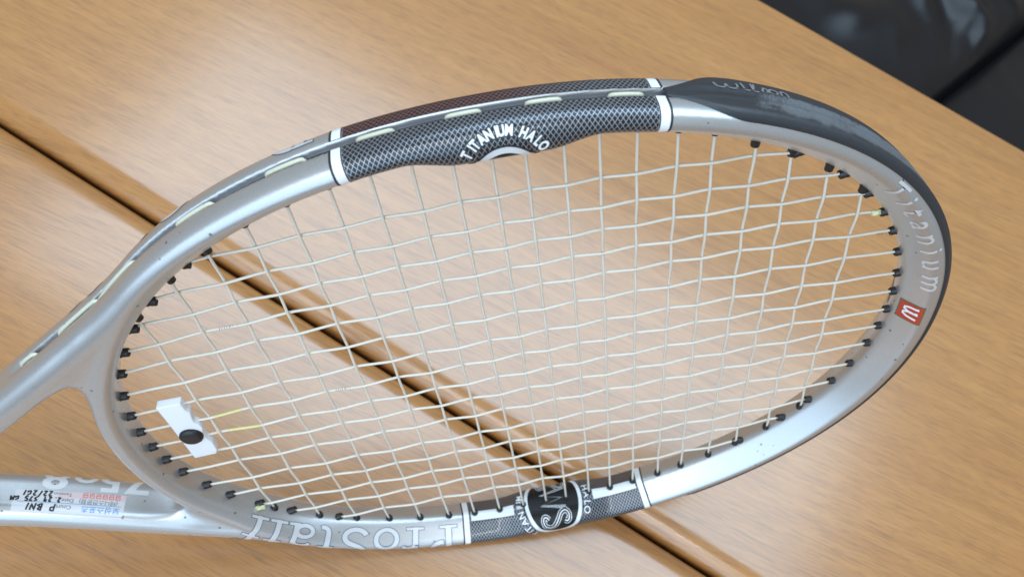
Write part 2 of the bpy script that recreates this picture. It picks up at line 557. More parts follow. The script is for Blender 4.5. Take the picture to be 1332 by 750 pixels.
def kite(sv, zv, h):
    """tube section: a wedge towards the strings, boxy outside; h opens the wedge (the halo)"""
    tot = 0.0
    for k, (a, b, d) in enumerate(PLANES):
        dd = d + (3.7 * h if k == 0 else 0.0)
        if k in (4, 5):
            tot = tot + np.exp(np.clip((a * sv - dd) / TAU, -60, 60))
        else:
            tot = tot + np.exp(np.clip((a * sv + b * zv - dd) / TAU, -60, 60)) + np.exp(np.clip((a * sv - b * zv - dd) / TAU, -60, 60))
    return TAU * np.log(tot + 1e-30)


NLEV, NQ = 9, 60


def _quarters():
    """for each halo level the contour front->inner and front->outer, by arclength"""
    Qi, Qo = [], []
    for lev in range(NLEV):
        h = lev / (NLEV - 1)
        ang = np.linspace(0, math.pi, 721)
        lo = np.zeros(721); hi = np.full(721, 30.0)
        for _ in range(45):
            m_ = 0.5 * (lo + hi)
            f = kite(8.0 - m_ * np.cos(ang), m_ * np.sin(ang), h)
            lo = np.where(f < 0, m_, lo); hi = np.where(f < 0, hi, m_)
        P = np.c_[8.0 - lo * np.cos(ang), lo * np.sin(ang)]
        f = int(np.argmin(np.abs(P[:, 0] - 9.0) + 100 * (P[:, 1] < 5)))
        for part, out in ((P[:f + 1][::-1], Qi), (P[f:], Qo)):
            l = np.r_[0, np.cumsum(np.linalg.norm(np.diff(part, axis=0), axis=1))]
            t = np.linspace(0, l[-1], NQ + 1)
            out.append(np.c_[np.interp(t, l, part[:, 0]), np.interp(t, l, part[:, 1])])
    return np.array(Qi), np.array(Qo)


QI, QO = _quarters()
HALF = 33.2


def half_per(u):
    return np.full(np.atleast_1d(u).shape, HALF)


def _pt(w, h):
    w = (w + HALF) % (2 * HALF) - HALF
    back = np.abs(w) > HALF / 2
    x = np.where(back, HALF - np.abs(w), np.abs(w)) / (HALF / 2) * NQ       # 0 front/back centre .. NQ middle
    x = np.clip(x, 0, NQ - 1e-6)
    i = x.astype(int); f = (x - i)[:, None]
    g = np.clip(h * (NLEV - 1), 0, NLEV - 1 - 1e-6)
    l = g.astype(int); e = (g - l)[:, None]

    def look(Q): return ((Q[l, i] * (1 - f) + Q[l, i + 1] * f) * (1 - e) + (Q[l + 1, i] * (1 - f) + Q[l + 1, i + 1] * f) * e)
    P = np.where((w >= 0)[:, None], look(QI), look(QO))
    P[:, 1] *= np.where(back, -1, 1)
    return P


def profile(w, h):
    """s, z and outward normal for perimeter position w"""
    P = _pt(w, h)
    e = 0.05
    g0 = (kite(P[:, 0] + e, P[:, 1], h) - kite(P[:, 0] - e, P[:, 1], h))
    g1 = (kite(P[:, 0], P[:, 1] + e, h) - kite(P[:, 0], P[:, 1] - e, h))
    n = np.hypot(g0, g1) + 1e-9
    return P[:, 0], P[:, 1], g0 / n, g1 / n


# shaft centre line (hoop-centred mm), the lower shaft mirrors it
SH = np.array([(-124, 99.6), (-136, 90.9), (-150, 81.3), (-166, 71.2), (-185, 59.6), (-204, 48.2), (-224, 36.4), (-243, 26.0), (-262, 18.0), (-285, 13.2), (-312, 12.2)])


def catmull(P, n=16):
    P = np.vstack([2 * P[0] - P[1], P, 2 * P[-1] - P[-2]])
    out = []
    for i in range(1, len(P) - 2):
        for k in range(n):
            t = k / n
            out.append(0.5 * (2 * P[i] + (P[i + 1] - P[i - 1]) * t + (2 * P[i - 1] - 5 * P[i] + 4 * P[i + 1] - P[i + 2]) * t * t
                              + (3 * P[i] - P[i - 1] - 3 * P[i + 1] + P[i + 2]) * t ** 3))
    out.append(P[-2])
    return np.array(out)


SHL = catmull(SH, 30)
SHT = np.gradient(SHL, axis=0); SHT /= np.linalg.norm(SHT, axis=1)[:, None]
SHN = np.c_[SHT[:, 1], -SHT[:, 0]]                 # outward (away from the axis)
if SHN[20, 1] < 0: SHN = -SHN
SHARC = np.r_[0, np.cumsum(np.linalg.norm(np.diff(SHL, axis=0), axis=1))]
SHW, SHH, SHR = 7.1, 12.2, 6.6


def nearest(P, line, nrm, arc, closed):
    """signed offset along the normal and arclength for planar points P"""
    step = 20
    co = line[::step]
    out_s = np.empty(len(P)); out_u = np.empty(len(P)); out_d = np.empty(len(P))
    n = len(line)
    for a in range(0, len(P), 20000):
        p = P[a:a + 20000]
        k = np.argmin(((p[:, None, :] - co[None]) ** 2).sum(2), axis=1) * step
        idx = k[:, None] + np.arange(-step, step + 1)[None]
        idx = idx % n if closed else np.clip(idx, 0, n - 1)
        d = ((p[:, None, :] - line[idx]) ** 2).sum(2)
        j = np.argmin(d, axis=1)
        i0 = idx[np.arange(len(p)), j]
        c = line[i0]; nn = nrm[i0]
        tt = np.c_[-nn[:, 1], nn[:, 0]]
        # tangential remainder -> interpolate towards the neighbour
        e = ((p - c) * tt).sum(1)
        nb = (i0 + np.where(e > 0, 1, -1))
        nb = nb % n if closed else np.clip(nb, 0, n - 1)
        c2 = line[nb]
        L = np.abs(((c2 - c) * tt).sum(1)) + 1e-9
        f = np.clip(np.abs(e) / L, 0, 1)[:, None]
        cc = c * (1 - f) + c2 * f
        ni = nn * (1 - f) + nrm[nb] * f
        ni /= np.linalg.norm(ni, axis=1)[:, None]
        out_s[a:a + 20000] = ((p - cc) * ni).sum(1)
        out_d[a:a + 20000] = np.sqrt(((p - cc) ** 2).sum(1))
        uu = arc[i0]; u2 = arc[nb]
        if closed:
            dlt = (u2 - uu + PER / 2) % PER - PER / 2
        else:
            dlt = u2 - uu
        out_u[a:a + 20000] = uu + dlt * f[:, 0]
    return out_s, out_u, out_d


def planform(P):
    """P: hoop-centred xy -> D2 (signed distance to outline), outer mask, half height, radius"""
    s, u, _ = nearest(P, CRV, NRM, ARC[:-1], True)
    sc, a, b, rad = sect(u)
    dr = np.abs(s - sc) - a
    Q = P.copy(); Q[:, 1] = np.abs(Q[:, 1])
    t, w, dd = nearest(Q, SHL, SHN, SHARC, False)
    ds = np.where(w <= 0.01, dd, np.abs(t)) - SHW
    ds = np.where((w <= 0.01) | (w >= SHARC[-1] - 0.01), dd - SHW, np.abs(t) - SHW)
    k = 20.0 * (1 - sstep(P[:, 0], -174, -152)) + 0.01
    inner = (1 - sstep(s, -1, 3))                      # never thicken inside the string bed
    k = k * (1 - inner) * sstep(-t, -1.0, 6.0) + 0.01
    h = np.clip(0.5 + 0.5 * (ds - dr) / k, 0, 1)
    D = ds * (1 - h) + dr * h - k * h * (1 - h)
    wr = 1 / (1 + np.exp((dr - ds) / 6.0))
    hb = b * wr + SHH * (1 - wr)
    hr = rad * wr + SHR * (1 - wr)
    # crotch between hoop and shaft is a little thinner
    web = np.exp(-((dr - ds) / 9.0) ** 2) * (1 - sstep(P[:, 0], -172, -158))
    hb = hb - 1.2 * web
    outer = np.where(P[:, 0] + 0 > -150, sstep(s, 6.5, 8.5), sstep(t, -1.0, 1.0))
    gfade = sstep(P[:, 0], -198, -186)
    kb = sstep(P[:, 0], -160.0, -104.0)
    return D, outer * gfade, hb, hr, s, halo(u), kb


def field(pf, z):
    D, outer, hb, hr, sv, h, kb = pf
    qx, qz = D + hr, np.abs(z) - hb + hr
    fb = np.sqrt(np.maximum(qx, 0) ** 2 + np.maximum(qz, 0) ** 2) + np.minimum(np.maximum(qx, qz), 0) - hr
    fk = kite(sv, z, h)
    f = fb * (1 - kb) + fk * kb
    # string groove along the outside
    gx = np.abs(D + 0.2) - 3.2 * outer
    gz = np.abs(z) - 2.3
    g = np.sqrt(np.maximum(gx + .8, 0) ** 2 + np.maximum(gz + .8, 0) ** 2) + np.minimum(np.maximum(gx + .8, gz + .8), 0) - .8
    g = np.where(outer > 0.05, g, 5.0)
    k = np.clip(0.5 - 0.5 * (f + g), 0, 1)
    return f * (1 - k) - g * k + k * (1 - k)


def sdf(P3):
    return field(planform(P3[:, :2]), P3[:, 2] - ZC)


def build_frame():
    st = 1.25
    xs = np.arange(-306, 190, st); ys = np.arange(-145, 145, st); zs = np.arange(-14.4, 15.8, st)
    GX, GY = np.meshgrid(xs, ys, indexing='ij')
    P2 = np.c_[GX.ravel(), GY.ravel()]
    pf = planform(P2)
    F = np.empty((len(P2), len(zs)), dtype=np.float32)
    for i, zz in enumerate(zs):
        F[:, i] = field(pf, np.full(len(P2), zz - ZC))
    F = F.reshape(len(xs), len(ys), len(zs))
    ins = F < 0
    nx, ny, nz = F.shape
    cell = np.zeros((nx - 1, ny - 1, nz - 1), dtype=np.int8)
    for a in (0, 1):
        for b in (0, 1):
            for c in (0, 1):
                cell += ins[a:nx - 1 + a, b:ny - 1 + b, c:nz - 1 + c]
    act = (cell > 0) & (cell < 8)
    idx = -np.ones(act.shape, dtype=np.int64)
    cc = np.argwhere(act)
    idx[act] = np.arange(len(cc))
    # vertex = mean of edge crossings
    acc = np.zeros((len(cc), 3)); cnt = np.zeros(len(cc))
    for ax in range(3):
        for o1 in (0, 1):
            for o2 in (0, 1):
                off = [0, 0, 0]; oth = [k for k in range(3) if k != ax]
                off[oth[0]] = o1; off[oth[1]] = o2
                p0 = cc + off; p1 = p0.copy(); p1[:, ax] += 1
                f0 = F[p0[:, 0], p0[:, 1], p0[:, 2]]; f1 = F[p1[:, 0], p1[:, 1], p1[:, 2]]
                mk = (f0 < 0) != (f1 < 0)
                t = np.where(mk, f0 / (f0 - f1 + 1e-12), 0)
                q = p0.astype(float); q[:, ax] += t
                acc[mk] += q[mk]; cnt[mk] += 1
    V = acc / cnt[:, None]
    V = np.c_[xs[0] + V[:, 0] * st, ys[0] + V[:, 1] * st, zs[0] + V[:, 2] * st]
    faces = []
    for ax in range(3):
        sl0 = [slice(None)] * 3; sl1 = [slice(None)] * 3
        sl0[ax] = slice(0, -1); sl1[ax] = slice(1, None)
        a = ins[tuple(sl0)]; b = ins[tuple(sl1)]
        e = np.argwhere(a != b)
        oth = [k for k in range(3) if k != ax]
        ok = (e[:, oth[0]] > 0) & (e[:, oth[1]] > 0) & (e[:, oth[0]] < F.shape[oth[0]] - 1) & (e[:, oth[1]] < F.shape[oth[1]] - 1)
        e = e[ok]
        q = []
        for (o1, o2) in ((-1, -1), (0, -1), (0, 0), (-1, 0)):
            c = e.copy(); c[:, oth[0]] += o1; c[:, oth[1]] += o2
            q.append(idx[c[:, 0], c[:, 1], c[:, 2]])
        q = np.stack(q, 1)
        flip = a[e[:, 0], e[:, 1], e[:, 2]]
        if ax == 1: flip = ~flip
        q[~flip] = q[~flip][:, ::-1]
        faces.append(q)
    Fc = np.vstack(faces)
    Fc = Fc[(Fc >= 0).all(1)]
    # settle the vertices onto the surface
    for _ in range(2):
        f0 = sdf(V)
        e = 0.25
        g = np.stack([(sdf(V + np.eye(3)[i] * e) - sdf(V - np.eye(3)[i] * e)) / (2 * e) for i in range(3)], 1)
        gl = (g ** 2).sum(1)
        V = V - g * np.clip(f0 / np.maximum(gl, 0.2), -0.6, 0.6)[:, None]
    return V, Fc


def R3(xy, z):
    """hoop-centred mm -> racket metres"""
    xy = np.atleast_2d(xy)
    return np.c_[xy[:, 0] + HC[0], xy[:, 1] + HC[1], np.broadcast_to(z, (len(xy),))] * 0.001


V, Fc = build_frame()
FRAME = link("frame", mesh("frame", R3(V[:, :2], V[:, 2]), Fc, True), M['silver'], RACKET)
print("frame verts", len(V), "faces", len(Fc))


# ---- profile of the tube as a function of w (mm round the tube from the front centre, + towards the strings)
def box_profile(w, sc, a, b, rad):
    """vectorised: returns ds,dz and outward normal for perimeter position w"""
    w = np.asarray(w, dtype=float)
    fa, fb = a - rad, b - rad                     # straight half lengths
    q = math.pi / 2 * rad
    half = 2 * fa + 2 * fb + 2 * q                # front centre to back centre
    w = (w + half) % (2 * half) - half
    sg = np.where(w >= 0, -1.0, 1.0)              # + goes inwards (smaller s)
    x = np.abs(w)
    # segments: 0..fa flat, arc q, 2fb side, arc q, fa
    a1 = np.clip((x - fa) / np.maximum(rad, 1e-6), 0, math.pi / 2)
    side = np.clip(x - fa - q, 0, 2 * fb)
    a2 = np.clip((x - fa - q - 2 * fb) / np.maximum(rad, 1e-6), 0, math.pi / 2)
    tail = np.clip(x - fa - 2 * q - 2 * fb, 0, None)
    ds = np.minimum(x, fa) + rad * np.sin(a1) - rad * (1 - np.cos(a2)) - tail
    dz = b - rad + rad * np.cos(a1) - side - rad * np.sin(a2)
    ns = np.sin(a1) * np.cos(a2); nz = np.cos(a1) - np.sin(a2)
    ns = np.where(a2 > 0, np.cos(a2), np.sin(a1)); nz = np.where(a2 > 0, -np.sin(a2), np.cos(a1))
    return sg * ds, dz, sg * ns, nz


def on_hoop(u, w, off=0.1):
    """points on the tube surface; u,w arrays in mm"""
    u = np.atleast_1d(np.asarray(u, dtype=float)); w = np.atleast_1d(np.asarray(w, dtype=float))
    C, Nn = ring(u)
    ps, pz, ns, nz = profile(w, halo(u))
    off = np.broadcast_to(np.asarray(off, dtype=float), ns.shape)
    Q = np.c_[C + Nn * ps[:, None], ZC + pz]
    D3 = np.c_[Nn * ns[:, None], nz]
    far = C[:, 0] < -98
    if far.any():                       # towards the throat the tube changes shape: settle onto it
        q = Q[far]; d = D3[far]
        for _ in range(5):
            q = q - d * np.clip(sdf(q), -1.5, 1.5)[:, None]
        Q[far] = q
    Q = Q + D3 * off[:, None]
    return R3(Q[:, :2], Q[:, 2])


def on_shaft(l, w, off=0.1, lower=False):
    l = np.atleast_1d(np.asarray(l, dtype=float)); w = np.atleast_1d(np.asarray(w, dtype=float))
    C = np.c_[np.interp(l, SHARC, SHL[:, 0]), np.interp(l, SHARC, SHL[:, 1])]
    Nn = np.c_[np.interp(l, SHARC, SHN[:, 0]), np.interp(l, SHARC, SHN[:, 1])]
    one = np.ones(len(l))
    ds, dz, ns, nz = box_profile(w, 0 * one, SHW * one, SHH * one, SHR * one)
    xy = C + Nn * (ds + ns * off)[:, None]
    if lower: xy[:, 1] *= -1
    return R3(xy, ZC + dz + nz * off)


def patch(name, f, u0, u1, w0, w1, nu, nw, mat, parent, off=0.1, off1=None, uvo=0.0, label=None):
    us = np.linspace(u0, u1, nu + 1); ws = np.linspace(w0, w1, nw + 1)
    U, W = np.meshgrid(us, ws, indexing='ij')
    if callable(off): o_ = off(U.ravel(), W.ravel())
    else: o_ = off
    P = f(U.ravel(), W.ravel(), o_)
    k = nw + 1
    fs = [(i * k + j, (i + 1) * k + j, (i + 1) * k + j + 1, i * k + j + 1) for i in range(nu) for j in range(nw)]
    me = mesh(name, P, fs, True, np.c_[U.ravel() - uvo, W.ravel()])
    o = link(name, me, mat, parent, label)
    return o


def orient(o):
    """make normals look away from the tube"""
    bm = bmesh.new(); bm.from_mesh(o.data)
    bmesh.ops.recalc_face_normals(bm, faces=bm.faces)
    bm.to_mesh(o.data); bm.free()


# ---- black net panels on both flanks, their white end bands
ut0, ut1 = u_of(53.0, True), u_of(-43.0, True)
ub0, ub1 = u_of(-43.0, False), u_of(53.0, False)
for (a0, a1, mid) in ((ut0, ut1, UT0), (ub0, ub1, UB0)):
    H = float(half_per([0.5 * (a0 + a1) + 30])[0])
    g = H / 2 - 0.3      # w at the groove edge on the outside is about -half/2
    # stay clear of the string groove (|z| < 2.6 on the outer side)
    for (wa, wb) in ((-H * 0.5 + 2.7, H * 0.5 + 0.0), (H * 0.5 + 0.0, 1.5 * H - 2.7)):
        def f(u, w, off, wa=wa, wb=wb):
            h2 = half_per(u)
            return on_hoop(u, w * h2 / H, off)
        patch("net_panel", f, a0, a1, wa, wb, 90, 30, M['weave_red' if (mid == UT0 and wa > 0) else 'weave'], FRAME, 0.10, uvo=mid)
        for (b0, b1, mt, nm) in ((a0 - 3.6, a0, 'white', "white_band"), (a1, a1 + 3.6, 'white', "white_band"),
                                 (a0 - 4.4, a0 - 3.6, 'ink', "pinstripe"), (a1 + 3.6, a1 + 4.4, 'ink', "pinstripe"),
                                 (a0 - 0.55, a0 - 0.05, 'ink', "pinstripe"), (a1 + 0.05, a1 + 0.55, 'ink', "pinstripe")):
            patch(nm, f, b0, b1, wa, wb, 4 if nm == "white_band" else 1, 24, M[mt], FRAME,
                  0.14 if nm == "white_band" else 0.18)
    # pale strip round the string holes, on both sides of the medallion
    for (p0, p1) in ((a0 + 0.6, mid - 23.0), (mid + 23.0, a1 - 0.6)):
        def f2(u, w, off):
            h2 = half_per(u)
            return on_hoop(u, h2 / 2 + w, off)
        patch("pale_strip", f2, p0, p1, -4.0, 1.8, 26, 4, M['pearl'], FRAME, 0.16)
        patch("pinstripe", f2, p0, p1, -4.5, -4.0, 26, 1, M['ink'], FRAME, 0.17)
        patch("pinstripe", f2, p0, p1, 1.8, 2.2, 26, 1, M['ink'], FRAME, 0.17)


# ---- flat print: text and shapes wrapped onto the tube
def text_mesh(body, size=1.0, offset=0.0, shear=0.0, spacing=1.0, res=3, bold=False):
    cu = bpy.data.curves.new("t", 'FONT')
    cu.body = body; cu.size = size; cu.offset = offset; cu.shear = shear; cu.space_character = spacing
    cu.align_x = 'CENTER'; cu.align_y = 'CENTER'
    cu.resolution_u = res
    ob = bpy.data.objects.new("t", cu)
    COL.objects.link(ob)
    bpy.context.view_layer.update()
    dg = bpy.context.evaluated_depsgraph_get()
    me = bpy.data.meshes.new_from_object(ob.evaluated_get(dg))
    bpy.data.objects.remove(ob); bpy.data.curves.remove(cu)
    return me


def wrap(name, me, fn, mat, parent, cut=0.8, label=None):
    """fn maps local (x,y) arrays in mm to racket points"""
    bm = bmesh.new(); bm.from_mesh(me)
    bmesh.ops.triangulate(bm, faces=bm.faces)
    for _ in range(4):
        ed = [e for e in bm.edges if e.calc_length() > cut * 1.6]
        if not ed: break
        bmesh.ops.subdivide_edges(bm, edges=ed, cuts=1)
        bmesh.ops.triangulate(bm, faces=bm.faces)
    co = np.array([v.co[:] for v in bm.verts])
    if len(co) == 0:
        bm.free(); return None
    P = fn(co[:, 0], co[:, 1])
    for v, p in zip(bm.verts, P): v.co = p
    bm.to_mesh(me); bm.free()
    me.materials.clear()
    me.polygons.foreach_set("use_smooth", [True] * len(me.polygons))
    me.update()
    return link(name, me, mat, parent, label)


def rect_mesh(x0, y0, x1, y1):
    me = bpy.data.meshes.new("r")
    me.from_pydata([(x0, y0, 0), (x1, y0, 0), (x1, y1, 0), (x0, y1, 0)], [], [(0, 1, 2, 3)])
    return me


def stroke_mesh(pts, wd):
    """flat brush stroke along pts"""
    vs, fs = [], []
    P = np.array(pts, dtype=float)
    T = np.gradient(P, axis=0); T /= np.linalg.norm(T, axis=1)[:, None] + 1e-9
    for i, (p, t) in enumerate(zip(P, T)):
        w = wd if not hasattr(wd, '__len__') else wd[i]
        vs += [(p[0] - t[1] * w / 2, p[1] + t[0] * w / 2, 0), (p[0] + t[1] * w / 2, p[1] - t[0] * w / 2, 0)]
    for i in range(len(P) - 1): fs.append((2 * i, 2 * i + 1, 2 * i + 3, 2 * i + 2))
    me = bpy.data.meshes.new("s"); me.from_pydata(vs, [], fs)
    return me


def ellipse_ring(rx, ry, w0, w1, a0=0, a1=2 * math.pi, n=96):
    vs, fs = [], []
    for i in range(n + 1):
        a = a0 + (a1 - a0) * i / n
        for w in (w0, w1): vs.append(((rx + w) * math.cos(a), (ry + w) * math.sin(a), 0))
    for i in range(n): fs.append((2 * i, 2 * i + 1, 2 * i + 3, 2 * i + 2))
    me = bpy.data.meshes.new("e"); me.from_pydata(vs, [], fs)
    return me


def ellipse_disc(rx, ry, n=64, rings=14):
    vs, fs = [(0, 0, 0)], []
    for r in range(1, rings + 1):
        for i in range(n):
            a = 2 * math.pi * i / n
            vs.append((rx * r / rings * math.cos(a), ry * r / rings * math.sin(a), 0))
    for i in range(n): fs.append((0, 1 + i, 1 + (i + 1) % n))
    for r in range(rings - 1):
        for i in range(n):
            fs.append((1 + r * n + i, 1 + (r + 1) * n + i, 1 + (r + 1) * n + (i + 1) % n, 1 + r * n + (i + 1) % n))
    me = bpy.data.meshes.new("d"); me.from_pydata(vs, [], fs)
    return me


def hoop_map(uc, wfrac, off, wadd=0.0, flip=False):
    """local x runs clockwise (u decreasing), local y points towards the front/outer side"""
    def fn(x, y):
        u = uc + (x if flip else -x)
        w = half_per(u) * wfrac + wadd - (-y if flip else y)
        if wfrac == 0.5: w = np.minimum(w, 31.5)
        return on_hoop(u, w, off)
    return fn


def letters_on_arc(text, uc, rx, ry, a_start, a_step, size, mats, parent, wfrac=0.5, flip=False, squash=1.0, wadd=0.0):
    """each letter of a word set round the medallion; angles in degrees, clockwise steps"""
    a = a_start
    for ch in text:
        if ch != ' ':
            an = math.radians(a)
            cx, cy = rx * math.cos(an), ry * math.sin(an)
            tx, ty = math.sin(an) * rx, -math.cos(an) * ry
            l = math.hypot(tx, ty); tx /= l; ty /= l
            for (mt, grow, off) in mats:
                me = text_mesh(ch, size, grow)
                base = hoop_map(uc, wfrac, off, wadd, flip)
                wrap("lettering", me, (lambda x, y, cx=cx, cy=cy, tx=tx, ty=ty, base=base:
                                       base(cx + x * tx * squash - y * ty, cy + x * ty * squash + y * tx)), M[mt], parent, 0.9)
        wdt = {'I': 0.55, ' ': 0.55, 'M': 1.25, 'W': 1.3, 'L': 0.85}.get(ch, 1.0)
        a -= a_step * wdt


for top, uc in ((True, UT0), (False, UB0)):
    mw = 4.0 if top else 0.0
    mp = lambda off: hoop_map(uc, 0.5, off, mw)
    wrap("medallion_field", ellipse_disc(15.0 - 2.2 * top, 16.9 + 0.6 * top), mp(0.22), M['black'], FRAME, 2.0)
    me = ellipse_ring(15.6 - 2.2 * top, 17.7 + 0.6 * top, -1.0, 1.0)
    ringo = wrap("medallion_ring", me, mp(0.45), M['pearl'], FRAME, 3.0)
    wrap("medallion_edge", ellipse_ring(15.6 - 2.2 * top, 17.7 + 0.6 * top, 1.0, 1.5), mp(0.26), M['ink'], FRAME, 3.0)
    if not top:
        # the three outlined letters read along the tube's girth
        SS = [(-4.5, .3), (-5.6, 1.6), (-7.2, 1.6), (-7.8, -0.4), (-6.8, -2.6), (-3.8, -3.7), (-1.2, -2.6), (1.2, 0.0), (3.4, 2.9), (6.2, 3.7), (7.8, 2.0), (7.6, -0.3), (6.2, -1.5), (5.0, -0.9)]
        WW = [(7.0, 5.6), (-7.4, 2.9), (5.4, 0.2), (-7.4, -2.5), (7.0, -5.0)]
        SF = [tuple(p) for p in catmull(np.array(SS, dtype=float), 6)]
        SB = [tuple(p) for p in catmull(np.array(SS, dtype=float)[::-1] * [1, -1], 6)]
        for pts, qy, ws in ((SF, -9.6, (2.9, 2.2, 0.6)), (WW, 0.6, (1.7, 1.15, 0.35)), (SB, 10.4, (2.9, 2.2, 0.6))):
            for wd_, mt, off in zip(ws, ('pearl', 'black', 'pearl'), (0.30, 0.36, 0.42)):
                b = mp(off)
                wrap("lettering", stroke_mesh(pts, wd_), (lambda x, y, b=b, qy=qy: b(-x * 0.95, -(y + qy))), M[mt], FRAME, 0.8)
        letters_on_arc("TITANIUM", uc, 19.4, 21.0, 50, 10.4, 5.0, (('ink', 0.35, 0.24), ('white', 0.06, 0.30)), FRAME)
        letters_on_arc("HALO", uc, 19.4, 21.0, 190, 11.5, 5.0, (('ink', 0.35, 0.24), ('white', 0.06, 0.30)), FRAME)
        letters_on_arc("0 THIN WALL CLASS", uc, 18.2, 20.0, 118, 3.7, 2.6, (('white', 0.05, 0.28),), FRAME)
    else:
        letters_on_arc("TITANIUM HALO", uc, 17.6, 24.6, 131, 7.9, 4.9, (('ink', 0.75, 0.24), ('white', 0.22, 0.30)), FRAME, squash=0.66, wadd=mw)
        for xx in (-17.0, 17.0):
            wrap("red_dot", ellipse_disc(0.6, 0.6, 16, 2), (lambda x, y, xx=xx, b=mp(0.3): b(x + xx, y + 11.0)), M['red'], FRAME)


def slab_serifs(me, feet):
    return me


def prostaff(fn_for, parent, size=13.0):
    """outlined roman capitals, drawn as strokes with slab serifs"""
    # strokes per letter in a 0..1 box height; x in the same unit
    S = {}
    arc = lambda cx, cy, rx, ry, a0, a1, n=14: [(cx + rx * math.cos(math.radians(a0 + (a1 - a0) * i / n)), cy + ry * math.sin(math.radians(a0 + (a1 - a0) * i / n))) for i in range(n + 1)]
    S['P'] = (0.86, [([(0.26, 0.0), (0.26, 1.0)], .17), ([(0.05, 0.035), (0.48, 0.035)], .07), ([(0.05, 0.965), (0.4, 0.965)], .07), (arc(0.40, 0.72, 0.27, 0.235, 90, -90), .15)])
    S['r'] = (0.62, [([(0.24, 0.0), (0.24, 0.66)], .16), ([(0.04, 0.035), (0.46, 0.035)], .07), (arc(0.42, 0.46, 0.18, 0.18, 150, 40), .13)])
    S['o'] = (0.74, [(arc(0.35, 0.33, 0.26, 0.29, 0, 360, 28), .13)])
    S['S'] = (0.84, [(arc(0.38, 0.74, 0.24, 0.2, 20, 250) + arc(0.38, 0.27, 0.27, 0.22, 75, -160), .15)])
    S['t'] = (0.52, [([(0.22, 0.9), (0.22, 0.2)], .15), (arc(0.36, 0.2, 0.14, 0.16, 180, 290), .13), ([(0.05, 0.63), (0.42, 0.63)], .07)])
    S['a'] = (0.74, [(arc(0.30, 0.2, 0.2, 0.16, 90, 450, 22), .12), ([(0.52, 0.56), (0.52, 0.0)], .15), (arc(0.32, 0.5, 0.2, 0.13, 0, 160), .10), ([(0.44, 0.035), (0.70, 0.035)], .07)])
    S['f'] = (0.50, [([(0.24, 0.0), (0.24, 0.8)], .15), ([(0.03, 0.035), (0.45, 0.035)], .07), (arc(0.38, 0.8, 0.14, 0.15, 180, 40), .12), ([(0.06, 0.62), (0.44, 0.62)], .07)])
    x = 0.0
    for ch in "ProStaff":
        wd, st = S[ch]
        for grow, mt, off in ((0.095, 'navy', 0.12), (0.035, 'plate', 0.17)):
            bm = bmesh.new()
            for pts, w in st:
                P = [((x + a) * size, b * size) for a, b in pts]
                # extend stroke ends by the outline width
                a_, b_ = np.array(P[0]), np.array(P[-1])
                d0 = np.array(P[0]) - np.array(P[1]); d1 = np.array(P[-1]) - np.array(P[-2])
                if np.linalg.norm(a_ - b_) > 0.01:
                    P[0] = tuple(a_ + d0 / np.linalg.norm(d0) * grow * size * 0.3)
                    P[-1] = tuple(b_ + d1 / np.linalg.norm(d1) * grow * size * 0.3)
                t_ = stroke_mesh(P, (w * 0.74 + grow * 0.6) * size)
                bm.from_mesh(t_); bpy.data.meshes.remove(t_)
            me = bpy.data.meshes.new("lettering"); bm.to_mesh(me); bm.free()
            wrap("lettering", me, fn_for(off), M[mt], parent, 1.2)
        x += wd
    return x * size


# bottom flank, front side: word runs from the net panel towards the throat
def fn_bottom(off):
    def fn(x, y):
        u = ub0 - 7.0 - x
        return on_hoop(u, 11.6 - y * 0.9, off)
    return fn


prostaff(fn_bottom, FRAME, 21.5)


def fn_topback(off):
    def fn(x, y):
        u = ut1 + 9.0 + x
        h = half_per(u)
        return on_hoop(u, h - 9.5 + y * 0.9, off)
    return fn


prostaff(fn_topback, FRAME, 21.5)

# "Titanium" round the tip, front inner corner
ti = u_of(166.0, True)
me = text_mesh("Titanium", 13.5, 0.10, 0.1, 1.5)
wrap("lettering", me, hoop_map(53.5, 0.0, 0.12, 2.2), M['plate'], FRAME, 1.0)
# small red enamel badge with a white W, on the front and the back half of the tube
for (uc, fl_, wf, wa) in ((1.5, False, 0.0, 7.6), (1.5, True, 1.0, -7.6)):
    b = lambda off: hoop_map(uc, wf, off, wa, fl_)
    wrap("badge_border", rect_mesh(-5.7, -5.7, 5.7, 5.7), b(0.13), M['gold'], FRAME, 1.0)
    wrap("badge", rect_mesh(-5.1, -5.1, 5.1, 5.1), b(0.18), M['red'], FRAME, 1.0)
    for xo in (0.0,):
        for pts in ([(-2.6, 2.0), (-2.5, -0.6), (-1.9, -1.9), (-1.0, -1.9), (-0.2, -0.6), (-0.1, 2.0)],
                    [(-0.1, 2.0), (0.0, -0.6), (0.6, -1.9), (1.5, -1.9), (2.3, -0.6), (2.6, 2.4)],
                    [(-3.2, 2.0), (-2.2, 2.2)], [(-0.9, 2.0), (0.4, 2.2)]):
            wrap("badge_letter", stroke_mesh([(a_ * 1.2, b_ * 1.4) for a_, b_ in pts], 1.1), b(0.24), M['white'], FRAME, 1.0)

# ---- bumper guard round the tip
UBM0, UBM1 = u_of(57.0, False), PER + u_of(57.0, True)      # bottom start .. top end
LEN = UBM1 - UBM0


